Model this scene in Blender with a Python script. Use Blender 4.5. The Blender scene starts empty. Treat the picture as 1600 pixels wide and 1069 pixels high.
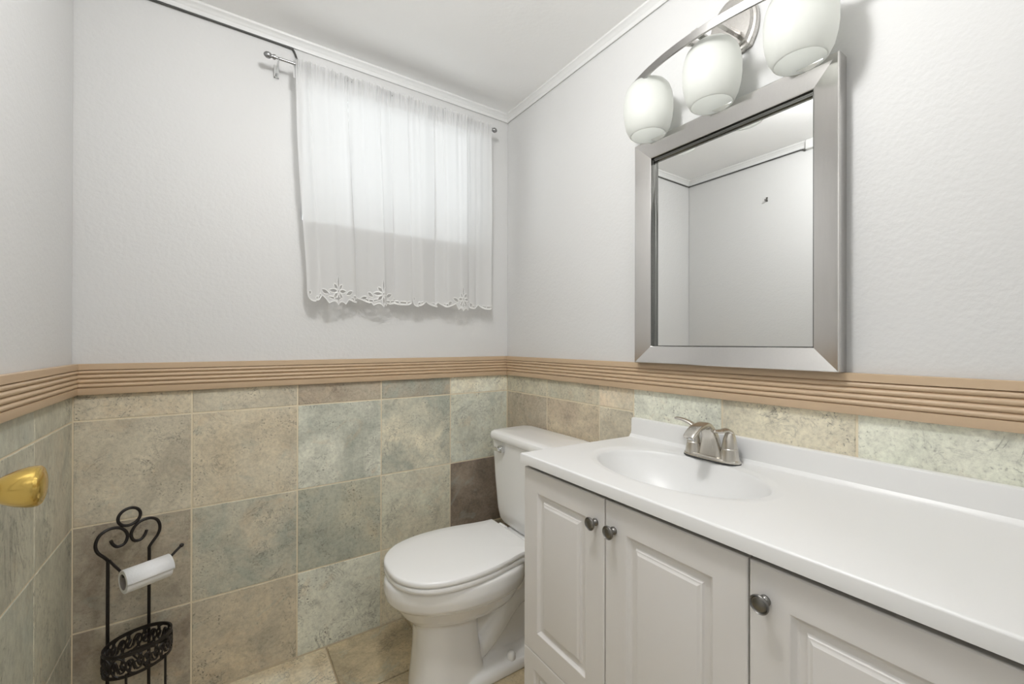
import bpy, bmesh, math, random
from math import sin, cos, pi, sqrt, radians
from mathutils import Vector, Matrix, noise as mnoise

random.seed(7)
SC = bpy.context.scene
COL = SC.collection

# ------------------------------------------------------------------ camera
F_PX, YAW, PITCH, ROLL = 665.367, 0.5969, 0.0022, 0.0022
cam_d = bpy.data.cameras.new('camera')
cam_d.sensor_fit = 'HORIZONTAL'
cam_d.sensor_width = 36.0
cam_d.lens = 36.0 * F_PX / 1600.0
cam_d.clip_start = 0.01
cam = bpy.data.objects.new('camera', cam_d)
COL.objects.link(cam)
fwd = Vector((sin(YAW) * cos(PITCH), cos(YAW) * cos(PITCH), sin(PITCH)))
rgt = Vector((cos(YAW), -sin(YAW), 0))
up = rgt.cross(fwd)
r2 = rgt * cos(ROLL) + up * sin(ROLL)
u2 = -rgt * sin(ROLL) + up * cos(ROLL)
m3 = Matrix((r2, u2, -fwd)).transposed()
cam.matrix_world = Matrix.Translation((-1.1603, -1.7485, 1.1635)) @ m3.to_4x4()
SC.camera = cam

# ------------------------------------------------------------------ world, lights, exposure
W = bpy.data.worlds.new('daylight')
SC.world = W
W.use_nodes = True
W.node_tree.nodes['Background'].inputs['Color'].default_value = (0.97, 0.985, 1.0, 1)
W.node_tree.nodes['Background'].inputs['Strength'].default_value = 1.95
SC.view_settings.view_transform = 'Standard'
SC.view_settings.look = 'None'
SC.view_settings.exposure = 0.10
SC.view_settings.gamma = 1.0
SC.view_settings.use_curve_mapping = False
SC.cycles.use_denoising = True
SC.cycles.max_bounces = 14
SC.cycles.diffuse_bounces = 10
SC.cycles.transmission_bounces = 8
SC.cycles.transparent_max_bounces = 16
SC.cycles.sample_clamp_indirect = 6.0
SC.cycles.caustics_reflective = False
SC.cycles.caustics_refractive = False

H_CEIL = 2.282

def area(name, loc, rot, sx, sy, power, col=(1, 0.98, 0.95)):
    d = bpy.data.lights.new(name, 'AREA')
    d.shape = 'RECTANGLE'
    d.size, d.size_y, d.energy, d.color = sx, sy, power, col
    o = bpy.data.objects.new(name, d)
    o.location, o.rotation_euler = loc, rot
    COL.objects.link(o)
    return o
# added fill light in the unseen hall, shining in through the open doorway
area('hall_fill_light', (-0.80, -2.55, 2.30), (0, 0, 0), 0.9, 0.5, 11, (1, 1, 1))
# added fill light under the bathroom ceiling, without a fixture, above the picture
d_ = bpy.data.lights.new('room_fill_light', 'POINT')
d_.energy, d_.shadow_soft_size, d_.color = 22.5, 0.075, (1, 1, 1)
o_ = bpy.data.objects.new('room_fill_light', d_)
o_.location = (-0.88, -1.14, H_CEIL - 0.085)
COL.objects.link(o_)

# ------------------------------------------------------------------ colour helpers
def s2l(c):
    c /= 255.0
    return c / 12.92 if c <= 0.04045 else ((c + 0.055) / 1.055) ** 2.4
def T(r, g, b, k=0.70):
    "albedo of a surface that photographs as this sRGB colour in the room's light"
    return tuple(min(0.9, s2l(v) / k) for v in (r, g, b))

# ------------------------------------------------------------------ materials
def new_mat(name):
    m = bpy.data.materials.new(name)
    m.use_nodes = True
    nt = m.node_tree
    return m, nt, nt.nodes['Principled BSDF']
def link(nt, a, b):
    nt.links.new(a, b)
def node(nt, t, **kw):
    n = nt.nodes.new(t)
    for k, v in kw.items():
        setattr(n, k, v)
    return n
def noise_tex(nt, vec, scale, detail=4, rough=0.55, dist=0.0):
    n = node(nt, 'ShaderNodeTexNoise')
    n.inputs['Scale'].default_value = scale
    n.inputs['Detail'].default_value = detail
    n.inputs['Roughness'].default_value = rough
    n.inputs['Distortion'].default_value = dist
    if vec is not None:
        link(nt, vec, n.inputs['Vector'])
    return n.outputs['Fac']
def ramp(nt, fac, stops):
    r = node(nt, 'ShaderNodeValToRGB')
    el = r.color_ramp.elements
    while len(el) < len(stops):
        el.new(0.5)
    for e, (p, c) in zip(el, stops):
        e.position = p
        e.color = (c, c, c, 1) if isinstance(c, (int, float)) else (*c, 1)
    link(nt, fac, r.inputs['Fac'])
    return r.outputs['Color']
def mixc(nt, fac, a, b, mode='MIX'):
    n = node(nt, 'ShaderNodeMix', data_type='RGBA', blend_type=mode)
    for sock, v in ((n.inputs[0], fac), (n.inputs[6], a), (n.inputs[7], b)):
        if isinstance(v, bpy.types.NodeSocket):
            link(nt, v, sock)
        elif isinstance(v, (int, float)):
            sock.default_value = v
        else:
            sock.default_value = (*v, 1)
    return n.outputs[2]
def bump(nt, bsdf, h, strength, dist):
    b = node(nt, 'ShaderNodeBump')
    b.inputs['Strength'].default_value = strength
    b.inputs['Distance'].default_value = dist
    link(nt, h, b.inputs['Height'])
    link(nt, b.outputs['Normal'], bsdf.inputs['Normal'])
def objcoord(nt):
    return node(nt, 'ShaderNodeTexCoord').outputs['Object']

def mat_simple(name, col, rough=0.4, metal=0.0, coat=0.0, var=0.03, nscale=9, bstr=0.0, bscale=60, spec=0.5, bdist=0.002):
    m, nt, b = new_mat(name)
    co = objcoord(nt)
    f = noise_tex(nt, co, nscale, 3)
    c = mixc(nt, f, tuple(max(0, v * (1 - var)) for v in col), tuple(min(1, v * (1 + var)) for v in col))
    link(nt, c, b.inputs['Base Color'])
    b.inputs['Roughness'].default_value = rough
    b.inputs['Metallic'].default_value = metal
    b.inputs['Coat Weight'].default_value = coat
    b.inputs['Coat Roughness'].default_value = 0.08
    b.inputs['Specular IOR Level'].default_value = spec
    if bstr:
        bump(nt, b, noise_tex(nt, co, bscale, 3), bstr, bdist)
    return m

def mat_paint():
    m, nt, b = new_mat('off_white_wall_paint')
    co = objcoord(nt)
    c = mixc(nt, noise_tex(nt, co, 3.0, 3), (0.630, 0.629, 0.622), (0.650, 0.648, 0.641))
    sp = ramp(nt, noise_tex(nt, co, 55, 2, 0.4), [(0.0, 0.93), (0.235, 1.0), (1, 1)])
    link(nt, mixc(nt, 1.0, c, sp, 'MULTIPLY'), b.inputs['Base Color'])
    b.inputs['Roughness'].default_value = 0.55
    n = node(nt, 'ShaderNodeMath', operation='ADD')
    link(nt, noise_tex(nt, co, 95, 3, 0.5), n.inputs[0])
    link(nt, noise_tex(nt, co, 28, 2, 0.5), n.inputs[1])
    bump(nt, b, n.outputs[0], 0.34, 0.0022)
    return m

def mat_tile(name, streak=(1, 1, 1)):
    m, nt, b = new_mat(name)
    co = objcoord(nt)
    at = lambda n: node(nt, 'ShaderNodeAttribute', attribute_name=n)
    seed = at('seed')
    mp = node(nt, 'ShaderNodeVectorMath', operation='MULTIPLY')
    link(nt, co, mp.inputs[0])
    mp.inputs[1].default_value = streak
    ad = node(nt, 'ShaderNodeVectorMath', operation='ADD')
    link(nt, mp.outputs[0], ad.inputs[0])
    link(nt, seed.outputs['Vector'], ad.inputs[1])
    v = ad.outputs[0]
    big = ramp(nt, noise_tex(nt, v, 4.2, 5, 0.6, 0.9), [(0.36, 0.0), (0.66, 1.0)])
    c = mixc(nt, big, at('tint').outputs['Color'], at('tint2').outputs['Color'])
    # cloudy light and dark
    md = ramp(nt, noise_tex(nt, v, 10, 10, 0.74, 0.7), [(0.30, 0.72), (0.50, 1.0), (0.70, 1.13)])
    c = mixc(nt, 1.0, c, md, 'MULTIPLY')
    fg = ramp(nt, noise_tex(nt, v, 75, 6, 0.75, 0.3), [(0.32, 0.80), (0.50, 1.0), (0.68, 1.14)])
    c = mixc(nt, 1.0, c, fg, 'MULTIPLY')
    # rusty and green wisps
    w = ramp(nt, noise_tex(nt, v, 7.3, 6, 0.7, 1.6), [(0.56, 0.0), (0.70, 0.32)])
    c = mixc(nt, w, c, T(178, 157, 128))
    w2 = ramp(nt, noise_tex(nt, v, 5.1, 6, 0.65, 2.2), [(0.585, 0.0), (0.70, 0.38)])
    c = mixc(nt, w2, c, T(138, 146, 138))
    # pits
    pit = noise_tex(nt, v, 150, 3, 0.6, 0.4)
    pmask = ramp(nt, noise_tex(nt, v, 11, 4, 0.6, 0.5), [(0.47, 0.03), (0.62, 1.0)])
    pf = ramp(nt, pit, [(0.32, 0.8), (0.42, 0.0)])
    pm = node(nt, 'ShaderNodeMath', operation='MULTIPLY')
    link(nt, pmask, pm.inputs[0]); link(nt, pf, pm.inputs[1])
    c = mixc(nt, pm.outputs[0], c, (0.13, 0.12, 0.10))
    # hairline cracks
    cr = noise_tex(nt, v, 8.5, 7, 0.62, 1.4)
    cf = ramp(nt, cr, [(0.484, 0.0), (0.499, 1.0), (0.513, 0.0)])
    cm_ = ramp(nt, noise_tex(nt, v, 5.5, 2, 0.5), [(0.50, 0.0), (0.62, 0.55)])
    cc = node(nt, 'ShaderNodeMath', operation='MULTIPLY')
    link(nt, cf, cc.inputs[0]); link(nt, cm_, cc.inputs[1])
    c = mixc(nt, cc.outputs[0], c, (0.10, 0.095, 0.085))
    link(nt, c, b.inputs['Base Color'])
    b.inputs['Roughness'].default_value = 0.5
    h = node(nt, 'ShaderNodeMath', operation='ADD')
    link(nt, noise_tex(nt, v, 30, 10, 0.78, 0.6), h.inputs[0])
    h2 = node(nt, 'ShaderNodeMath', operation='MULTIPLY_ADD')
    link(nt, cc.outputs[0], h2.inputs[0]); h2.inputs[1].default_value = -0.7
    link(nt, h.outputs[0], h2.inputs[2])
    h3 = node(nt, 'ShaderNodeMath', operation='MULTIPLY_ADD')
    link(nt, pm.outputs[0], h3.inputs[0]); h3.inputs[1].default_value = -0.3
    link(nt, h2.outputs[0], h3.inputs[2])
    bump(nt, b, h3.outputs[0], 0.6, 0.0035)
    return m

def mat_brushed(name, col, rough, axis=(1, 60, 60), amt=0.06):
    m, nt, b = new_mat(name)
    co = objcoord(nt)
    mp = node(nt, 'ShaderNodeVectorMath', operation='MULTIPLY')
    link(nt, co, mp.inputs[0]); mp.inputs[1].default_value = axis
    n = noise_tex(nt, mp.outputs[0], 14, 4, 0.7)
    link(nt, mixc(nt, n, tuple(v * (1 - amt) for v in col), tuple(min(1, v * (1 + amt)) for v in col)), b.inputs['Base Color'])
    b.inputs['Metallic'].default_value = 1.0
    r = node(nt, 'ShaderNodeMapRange')
    link(nt, n, r.inputs['Value'])
    r.inputs['To Min'].default_value = rough * 0.8
    r.inputs['To Max'].default_value = rough * 1.25
    link(nt, r.outputs[0], b.inputs['Roughness'])
    bump(nt, b, n, 0.05, 0.0005)
    return m

def mat_fabric():
    m, nt, b = new_mat('sheer_white_cotton')
    co = objcoord(nt)
    wv = noise_tex(nt, co, 900, 2)
    b.inputs['Base Color'].default_value = (0.80, 0.80, 0.79, 1)
    b.inputs['Roughness'].default_value = 0.9
    b.inputs['Specular IOR Level'].default_value = 0.1
    bump(nt, b, wv, 0.25, 0.0004)
    tr = node(nt, 'ShaderNodeBsdfTranslucent')
    tr.inputs['Color'].default_value = (0.86, 0.86, 0.87, 1)
    tp = node(nt, 'ShaderNodeBsdfTransparent')
    m1 = node(nt, 'ShaderNodeMixShader'); m1.inputs[0].default_value = 0.46
    link(nt, b.outputs[0], m1.inputs[1]); link(nt, tr.outputs[0], m1.inputs[2])
    m2 = node(nt, 'ShaderNodeMixShader'); m2.inputs[0].default_value = 0.07
    link(nt, m1.outputs[0], m2.inputs[1]); link(nt, tp.outputs[0], m2.inputs[2])
    link(nt, m2.outputs[0], nt.nodes['Material Output'].inputs['Surface'])
    return m

def mat_shade():
    m, nt, b = new_mat('frosted_white_glass')
    co = objcoord(nt)
    f = noise_tex(nt, co, 20, 2)
    link(nt, mixc(nt, f, (0.70, 0.71, 0.685), (0.73, 0.74, 0.715)), b.inputs['Base Color'])
    b.inputs['Roughness'].default_value = 0.35
    tr = node(nt, 'ShaderNodeBsdfTranslucent')
    tr.inputs['Color'].default_value = (0.90, 0.905, 0.885, 1)
    m1 = node(nt, 'ShaderNodeMixShader'); m1.inputs[0].default_value = 0.55
    link(nt, b.outputs[0], m1.inputs[1]); link(nt, tr.outputs[0], m1.inputs[2])
    link(nt, m1.outputs[0], nt.nodes['Material Output'].inputs['Surface'])
    return m

def mat_emit(name, col, s):
    m, nt, b = new_mat(name)
    b.inputs['Base Color'].default_value = (*col, 1)
    b.inputs['Emission Color'].default_value = (*col, 1)
    b.inputs['Emission Strength'].default_value = s
    return m

def mat_pane():
    m, nt, b = new_mat('window_pane_glass')
    g = node(nt, 'ShaderNodeBsdfGlossy'); g.inputs['Roughness'].default_value = 0.03
    t = node(nt, 'ShaderNodeBsdfTransparent'); t.inputs['Color'].default_value = (0.94, 0.96, 0.96, 1)
    fr = node(nt, 'ShaderNodeFresnel'); fr.inputs['IOR'].default_value = 1.45
    mx = node(nt, 'ShaderNodeMixShader')
    link(nt, fr.outputs[0], mx.inputs[0]); link(nt, t.outputs[0], mx.inputs[1]); link(nt, g.outputs[0], mx.inputs[2])
    link(nt, mx.outputs[0], nt.nodes['Material Output'].inputs['Surface'])
    return m

M = {
    'paint': mat_paint(),
    'ceiling': mat_simple('white_ceiling_paint', (0.90, 0.90, 0.895), 0.6, var=0.015, bstr=0.25, bscale=70),
    'crown': mat_simple('white_trim_paint', (0.70, 0.70, 0.69), 0.4, var=0.01),
    'tile': mat_tile('slate_look_wall_tile'),
    'tile_left': mat_tile('slate_look_wall_tile_upright', (1, 1, 0.55)),
    'tile_floor': mat_tile('slate_look_floor_tile'),
    'grout': mat_simple('beige_grout', T(188, 178, 156), 0.85, var=0.05, nscale=40, bstr=0.2, bscale=300),
    'grout_floor': mat_simple('brown_grout', T(150, 136, 112), 0.85, var=0.06, nscale=40),
    'rail': mat_simple('tan_painted_wood', T(173, 151, 125, 0.80), 0.42, var=0.03, nscale=14, bstr=0.08, bscale=40),
    'porcelain': mat_simple('white_porcelain', (0.83, 0.83, 0.825), 0.12, var=0.005, coat=0.5),
    'seat': mat_simple('white_seat_plastic', (0.85, 0.85, 0.845), 0.22, var=0.005),
    'counter': mat_simple('white_cultured_marble', (0.75, 0.75, 0.742), 0.34, var=0.01, coat=0.0),
    'cabinet': mat_simple('off_white_cabinet_film', (0.725, 0.708, 0.69), 0.40, var=0.01),
    'dark': mat_simple('dark_gap_shadow', (0.05, 0.048, 0.045), 0.8),  # only for the painted shadow strip under the counter
    'nickel': mat_brushed('brushed_nickel', (0.62, 0.60, 0.575), 0.26),
    'nickel_v': mat_brushed('brushed_nickel_frame', (0.66, 0.645, 0.63), 0.17, (40, 40, 1)),
    'lip': mat_simple('nickel_lip_dark_reflection', (0.20, 0.20, 0.19), 0.12, metal=1.0),  # nickel lip, its dark reflection put into the base colour
    'rod': mat_simple('brushed_silver_rod', (0.33, 0.33, 0.33), 0.32, metal=1.0),
    'nickel_bar': mat_brushed('brushed_nickel_bar', (0.40, 0.39, 0.38), 0.28),
    'chrome': mat_simple('bright_chrome', (0.72, 0.73, 0.73), 0.08, metal=1.0),
    'pewter': mat_simple('aged_pewter', (0.22, 0.213, 0.20), 0.30, metal=1.0, var=0.25, nscale=60),
    'faucet': mat_brushed('satin_nickel_faucet', (0.62, 0.59, 0.54), 0.25, (20, 20, 3)),
    'gasket': mat_simple('black_gasket', (0.03, 0.03, 0.03), 0.6),
    'iron': mat_simple('dark_bronze_iron', (0.012, 0.009, 0.008), 0.42, var=0.2, nscale=50, spec=0.4),
    'cable': mat_simple('dark_grey_cable', (0.055, 0.055, 0.05), 0.5),
    'brass': mat_simple('polished_brass', (0.66, 0.46, 0.13), 0.18, metal=1.0, var=0.06),
    'paper': mat_simple('white_tissue_paper', (0.82, 0.83, 0.85), 0.9, var=0.02, nscale=60, bstr=0.25, bscale=220, spec=0.1),
    'cardboard': mat_simple('grey_cardboard', (0.35, 0.32, 0.30), 0.9, spec=0.1),
    'fabric': mat_fabric(),
    'thread': mat_simple('white_embroidery_thread', (0.86, 0.86, 0.85), 0.9, var=0.02, spec=0.1),
    'shade': mat_shade(),
    'bulb': mat_emit('lit_bulb_glass', (1.0, 0.995, 0.985), 5.6),
    'pane': mat_pane(),
    'hall_bounce': mat_simple('pale_bounce_floor', (0.62, 0.61, 0.59), 0.95, var=0.08, nscale=200),  # pale so that the unseen hall floor bounces light
    'vinyl': mat_simple('white_window_vinyl', (0.80, 0.80, 0.80), 0.35, var=0.01),
    'mirror': mat_simple('mirror_silver', (0.90, 0.91, 0.905), 0.0, metal=1.0, var=0.0),
    'doorpaint': mat_simple('white_door_paint', (0.78, 0.78, 0.765), 0.4, var=0.01),
    'water': mat_simple('drain_metal', (0.6, 0.6, 0.6), 0.2, metal=1.0),
}

# ------------------------------------------------------------------ mesh helpers
class MB:
    def __init__(s):
        s.v, s.f, s.m, s.attr = [], [], [], {}
    def add(s, verts, faces, mi=0):
        o = len(s.v)
        s.v += [tuple(p) for p in verts]
        s.f += [tuple(o + i for i in f) for f in faces]
        s.m += [mi] * len(faces)
        return o
    def box(s, lo, hi, mi=0):
        x0, y0, z0 = lo; x1, y1, z1 = hi
        v = [(x0, y0, z0), (x1, y0, z0), (x1, y1, z0), (x0, y1, z0), (x0, y0, z1), (x1, y0, z1), (x1, y1, z1), (x0, y1, z1)]
        s.add(v, [(0, 3, 2, 1), (4, 5, 6, 7), (0, 1, 5, 4), (1, 2, 6, 5), (2, 3, 7, 6), (3, 0, 4, 7)], mi)
    def loft(s, rings, cap0=True, cap1=True, closed=True, mi=0):
        n = len(rings[0])
        o = len(s.v)
        for r in rings:
            s.v += [tuple(p) for p in r]
        k = n if closed else n - 1
        for i in range(len(rings) - 1):
            for j in range(k):
                a, b = o + i * n + j, o + i * n + (j + 1) % n
                s.f.append((a, b, b + n, a + n)); s.m.append(mi)
        if cap0:
            s.f.append(tuple(o + j for j in reversed(range(n)))); s.m.append(mi)
        if cap1:
            q = o + (len(rings) - 1) * n
            s.f.append(tuple(q + j for j in range(n))); s.m.append(mi)
    def tube(s, pts, r, n=12, closed=False, mi=0, caps=True):
        pts = [Vector(p) for p in pts]
        N = len(pts)
        rs = r if isinstance(r, (list, tuple)) else [r] * N
        rings = []
        prev = None
        for i in range(N):
            if closed:
                t = (pts[(i + 1) % N] - pts[i - 1]).normalized()
            else:
                t = (pts[min(i + 1, N - 1)] - pts[max(i - 1, 0)]).normalized()
            if prev is None:
                a = Vector((0, 0, 1)) if abs(t.z) < 0.9 else Vector((1, 0, 0))
                u = (a - t * a.dot(t)).normalized()
            else:
                u = (prev - t * prev.dot(t)).normalized()
            prev = u
            w = t.cross(u)
            rings.append([pts[i] + (u * cos(2 * pi * k / n) + w * sin(2 * pi * k / n)) * rs[i] for k in range(n)])
        if closed:
            rings.append(rings[0])
            s.loft(rings, False, False, mi=mi)
        else:
            s.loft(rings, caps, caps, mi=mi)
    def lathe(s, prof, base, axis=(0, 0, 1), n=32, cap0=True, cap1=True, mi=0, sc=(1, 1)):
        a = Vector(axis).normalized()
        h = Vector((0, 0, 1)) if abs(a.z) < 0.9 else Vector((1, 0, 0))
        u = (h - a * h.dot(a)).normalized(); w = a.cross(u)
        base = Vector(base)
        rings = [[base + a * t + u * (cos(2 * pi * k / n) * r * sc[0]) + w * (sin(2 * pi * k / n) * r * sc[1]) for k in range(n)] for r, t in prof]
        s.loft(rings, cap0, cap1, mi=mi)

def finish(name, me, parent=None, smooth=0.6):
    o = bpy.data.objects.new(name, me)
    COL.objects.link(o)
    if smooth is not None:
        me.shade_smooth()
        me.set_sharp_from_angle(angle=smooth) if hasattr(me, 'set_sharp_from_angle') else None
    if parent is not None:
        o.parent = parent
    return o

def origin_of(parent):
    r = parent
    while r is not None and r.parent is not None:
        r = r.parent
    return Vector(r.location) if r is not None else Vector((0, 0, 0))

def obj(name, mb, mats, parent=None, smooth=0.6, bevel=0.0, segs=2, fix=True, origin=None):
    me = bpy.data.meshes.new(name)
    off = origin_of(parent) if parent is not None else (Vector(origin) if origin else Vector((0, 0, 0)))
    me.from_pydata([tuple(Vector(p) - off) for p in mb.v], [], mb.f)
    if not isinstance(mats, (list, tuple)):
        mats = [mats]
    for mt in mats:
        me.materials.append(M[mt])
    for p, k in zip(me.polygons, mb.m):
        p.material_index = k
    if fix:
        bm = bmesh.new(); bm.from_mesh(me)
        bmesh.ops.recalc_face_normals(bm, faces=bm.faces)
        bm.to_mesh(me); bm.free()
    for an, vals in mb.attr.items():
        at = me.attributes.new(an, 'FLOAT_COLOR', 'POINT')
        for i, c in enumerate(vals):
            at.data[i].color = (*c, 1)
    o = finish(name, me, parent, smooth)
    if origin and parent is None:
        o.location = origin
    if bevel:
        bv = o.modifiers.new('bevel', 'BEVEL')
        bv.width, bv.segments, bv.limit_method, bv.angle_limit = bevel, segs, 'ANGLE', radians(40)
    return o

def thing(name, label, cat, loc, group=None):
    o = bpy.data.objects.new(name, None)
    o.empty_display_size = 0.05
    o.location = loc
    COL.objects.link(o)
    return tag(o, label, cat, group)
def tag(o, label, cat, group=None):
    o['label'] = label; o['category'] = cat
    if group:
        o['group'] = group
    return o
def struct(o):
    o['kind'] = 'structure'
    return o

def catmull(P, n=8, closed=False):
    P = [Vector(p) for p in P]
    out = []
    N = len(P)
    R = range(N) if closed else range(N - 1)
    for i in R:
        if closed:
            p0, p1, p2, p3 = P[i - 1], P[i], P[(i + 1) % N], P[(i + 2) % N]
        else:
            p0, p1, p2, p3 = P[max(i - 1, 0)], P[i], P[i + 1], P[min(i + 2, N - 1)]
        for k in range(n):
            t = k / n
            out.append(0.5 * ((2 * p1) + (p2 - p0) * t + (2 * p0 - 5 * p1 + 4 * p2 - p3) * t * t + (3 * p1 - p0 - 3 * p2 + p3) * t ** 3))
    if not closed:
        out.append(P[-1])
    return out

# ------------------------------------------------------------------ room dimensions
XL, YF, H = -1.522, -1.79, 2.282
ZT0, ZR0, ZR1 = 0.0, 1.008, 1.099
WX0, WX1, WZ0, WZ1 = -0.924, -0.140, 1.62, 2.20     # window opening
WT = 0.16                                            # wall thickness

# ------------------------------------------------------------------ tiled walls
class Tiles(MB):
    def __init__(s):
        super().__init__()
        s.attr = {'tint': [], 'tint2': [], 'seed': []}
    def pad(s, c1=(0.5, 0.5, 0.5), c2=(0.5, 0.5, 0.5), seed=(0, 0, 0)):
        while len(s.attr['tint']) < len(s.v):
            s.attr['tint'].append(c1); s.attr['tint2'].append(c2); s.attr['seed'].append(seed)
    def tile(s, P, a0, a1, b0, b1, c1, c2, mi, g=0.0022, bev=0.0016, th=0.006):
        "P(a, b, out) -> point; out is the distance in front of the grout"
        rings = []
        for ins, out in ((g, -0.001), (g, th - bev), (g + bev * 0.4, th - bev * 0.3), (g + bev, th)):
            rings.append([P(a0 + ins, b0 + ins, out), P(a1 - ins, b0 + ins, out), P(a1 - ins, b1 - ins, out), P(a0 + ins, b1 - ins, out)])
        s.loft(rings, False, True, mi=mi)
        s.pad(c1, c2, (random.uniform(-40, 40), random.uniform(-40, 40), random.uniform(-40, 40)))

BEI = T(178, 171, 153); TAN = T(178, 167, 145); GRN = T(176, 176, 160); CRM = T(194, 188, 168)
GRB = T(158, 151, 135); TEAL = T(146, 149, 138); OLV = T(166, 163, 145); BLU = T(179, 181, 170)
BRN = T(122, 111, 98); BR2 = T(150, 137, 120); LGT = T(192, 192, 179); PNK = T(194, 179, 157)

# back wall (plane y = 0, room on -y)
def wall_grid(s, P, cols, rows, table, mi=1, th=0.006):
    for r in range(len(rows) - 1):
        for c in range(len(cols) - 1):
            c1, c2 = table[r][c % len(table[r])]
            s.tile(P, cols[c], cols[c + 1], rows[r], rows[r + 1], c1, c2, mi, th=th)
w = Tiles()
y0 = 0.002
zs = ZR0 + 0.02
# painted field above the tiles, with the window opening cut out of it, then the reveals
gx = [XL - WT, WX0, WX1, 0 + WT]
gz = [zs, WZ0, WZ1, H + 0.05]
for i in range(3):
    for j in range(3):
        if i == 1 and j == 1:
            continue
        for yy in (y0, y0 + WT):
            w.add([(gx[i], yy, gz[j]), (gx[i + 1], yy, gz[j]), (gx[i + 1], yy, gz[j + 1]), (gx[i], yy, gz[j + 1])], [(0, 1, 2, 3) if yy == y0 else (3, 2, 1, 0)], 0)
ya, yb = y0, y0 + WT
w.add([(WX0, ya, WZ0), (WX1, ya, WZ0), (WX1, yb, WZ0), (WX0, yb, WZ0), (WX0, ya, WZ1), (WX1, ya, WZ1), (WX1, yb, WZ1), (WX0, yb, WZ1)],
      [(0, 3, 2, 1), (4, 5, 6, 7), (0, 4, 7, 3), (1, 2, 6, 5)], 0)
w.box((XL - WT, 0.0014, -0.05), (WT, y0 + WT, zs), 2)
w.pad()
PB = lambda a, b, o: (a, 0.006 - o, b)
colsB = [XL, -1.2426, -0.93, -0.62, -0.3075, 0.0]
rowsB = [0.0, 0.309, 0.618, 0.93, ZR0 + 0.015]
tabB = [
    [(GRB, BRN), (TAN, GRB), (BLU, LGT), (CRM, BEI), (BEI, GRB)],
    [(GRB, BRN), (BEI, TEAL), (OLV, TEAL), (GRN, BEI), (T(132, 120, 107), T(98, 87, 77))],
    [(BEI, GRB), (TAN, BEI), (LGT, TEAL), (CRM, TEAL), (BLU, GRN)],
    [(BEI, TAN), (BEI, GRB), (GRB, BR2), (BR2, TEAL), (CRM, LGT)],
]
wall_grid(w, PB, colsB, rowsB, tabB)
struct(obj('wall_back', w, ['paint', 'tile', 'grout'], smooth=None, fix=False))

# right wall (plane x = 0, room on -x)
w = Tiles()
x0 = 0.002
w.box((x0, YF - WT, zs), (x0 + WT, 0.0, H + 0.05), 0)
w.box((0.0014, YF - WT, -0.05), (x0 + WT, 0.0, zs), 2)
w.pad()
PR = lambda a, b, o: (0.006 - o, -a, b)
colsR = [0.0, 0.31, 0.62, 0.78, 1.0905, 1.398, 1.706, -YF]
tabR = [
    [(BRN, GRB), (BEI, GRB), (GRB, BEI), (BEI, GRN)],
    [(BR2, BRN), (TAN, GRB), (GRB, TEAL), (BEI, GRN)],
    [(BR2, GRB), (TAN, BR2), (GRB, BEI), (BEI, GRN), (GRN, BEI), (GRN, CRM), (GRN, BEI)],
    [(OLV, BEI), (BEI, OLV), (PNK, BEI), (T(188, 190, 177), LGT), (CRM, BEI), (LGT, T(190, 192, 178)), (LGT, CRM)],
]
wall_grid(w, PR, colsR[:4], rowsB, tabR)
wall_grid(w, PR, colsR[3:], rowsB[:3] + [0.705], [[q[i % len(q)] for i in range(3, 7)] for q in tabR[:3]])
wall_grid(w, PR, colsR[3:], [0.705, ZR0 + 0.015], [tabR[3][3:]])
struct(obj('wall_right', w, ['paint', 'tile', 'grout'], smooth=None, fix=False))

# left wall (plane x = XL, room on +x)
w = Tiles()
w.box((XL - WT, YF - WT, zs), (XL - 0.002, 0.0, H + 0.05), 0)
w.box((XL - WT, YF - WT, -0.05), (XL - 0.0014, 0.0, zs), 2)
w.pad()
PL = lambda a, b, o: (XL - 0.006 + o, -a, b)
colsL = [0.0, 0.302, 0.614, 0.926, 1.238, 1.55, -YF]
SG = T(166, 164, 149); SG2 = T(152, 150, 136); SG3 = T(150, 153, 143)
tabL = [[(SG, SG2), (SG2, SG3), (SG, SG3)], [(SG, SG2), (SG3, SG), (SG, SG2)], [(SG, GRB), (SG, SG2), (SG3, SG)], [(SG, SG2), (SG, SG3), (SG, SG2)]]
wall_grid(w, PL, colsL, rowsB, tabL)
struct(obj('wall_left', w, ['paint', 'tile_left', 'grout'], smooth=None, fix=False))

# front wall behind the camera, with the doorway
DX0, DX1, DZ = -1.46, -0.545, 2.05
w = MB()
w.box((XL - WT, YF - WT, -0.05), (DX0, YF, H + 0.05))
w.box((DX1, YF - WT, -0.05), (WT, YF, H + 0.05))
w.box((DX0, YF - WT, DZ), (DX1, YF, H + 0.05))
struct(obj('wall_front', w, 'paint', smooth=None))

# unseen hall shell beyond the doorway, added to block the world light
w = MB(); w.box((XL - WT - 0.1, YF - 1.6, -0.05), (XL - 0.05, YF - WT, 2.33)); struct(obj('wall_hall_block_left', w, 'paint', smooth=None))
w = MB(); w.box((WT - 0.05, YF - 1.6, -0.05), (WT + 0.06, YF - WT, 2.33)); struct(obj('wall_hall_block_right', w, 'paint', smooth=None))
w = MB(); w.box((XL - WT - 0.1, YF - 1.7, -0.05), (WT + 0.06, YF - 1.6, 2.33)); struct(obj('wall_hall_block_end', w, 'paint', smooth=None))
w = MB(); w.box((XL - WT - 0.1, YF - 1.7, 2.33), (WT + 0.06, YF - WT, 2.38)); struct(obj('ceiling_hall_block', w, 'ceiling', smooth=None))
w = MB(); w.box((XL - WT - 0.1, YF - 1.7, -0.12), (WT + 0.06, YF - WT, 0.0)); struct(obj('floor_hall_bounce', w, 'hall_bounce', smooth=None))  # unseen pale floor, added to bounce light up through the doorway
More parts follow.
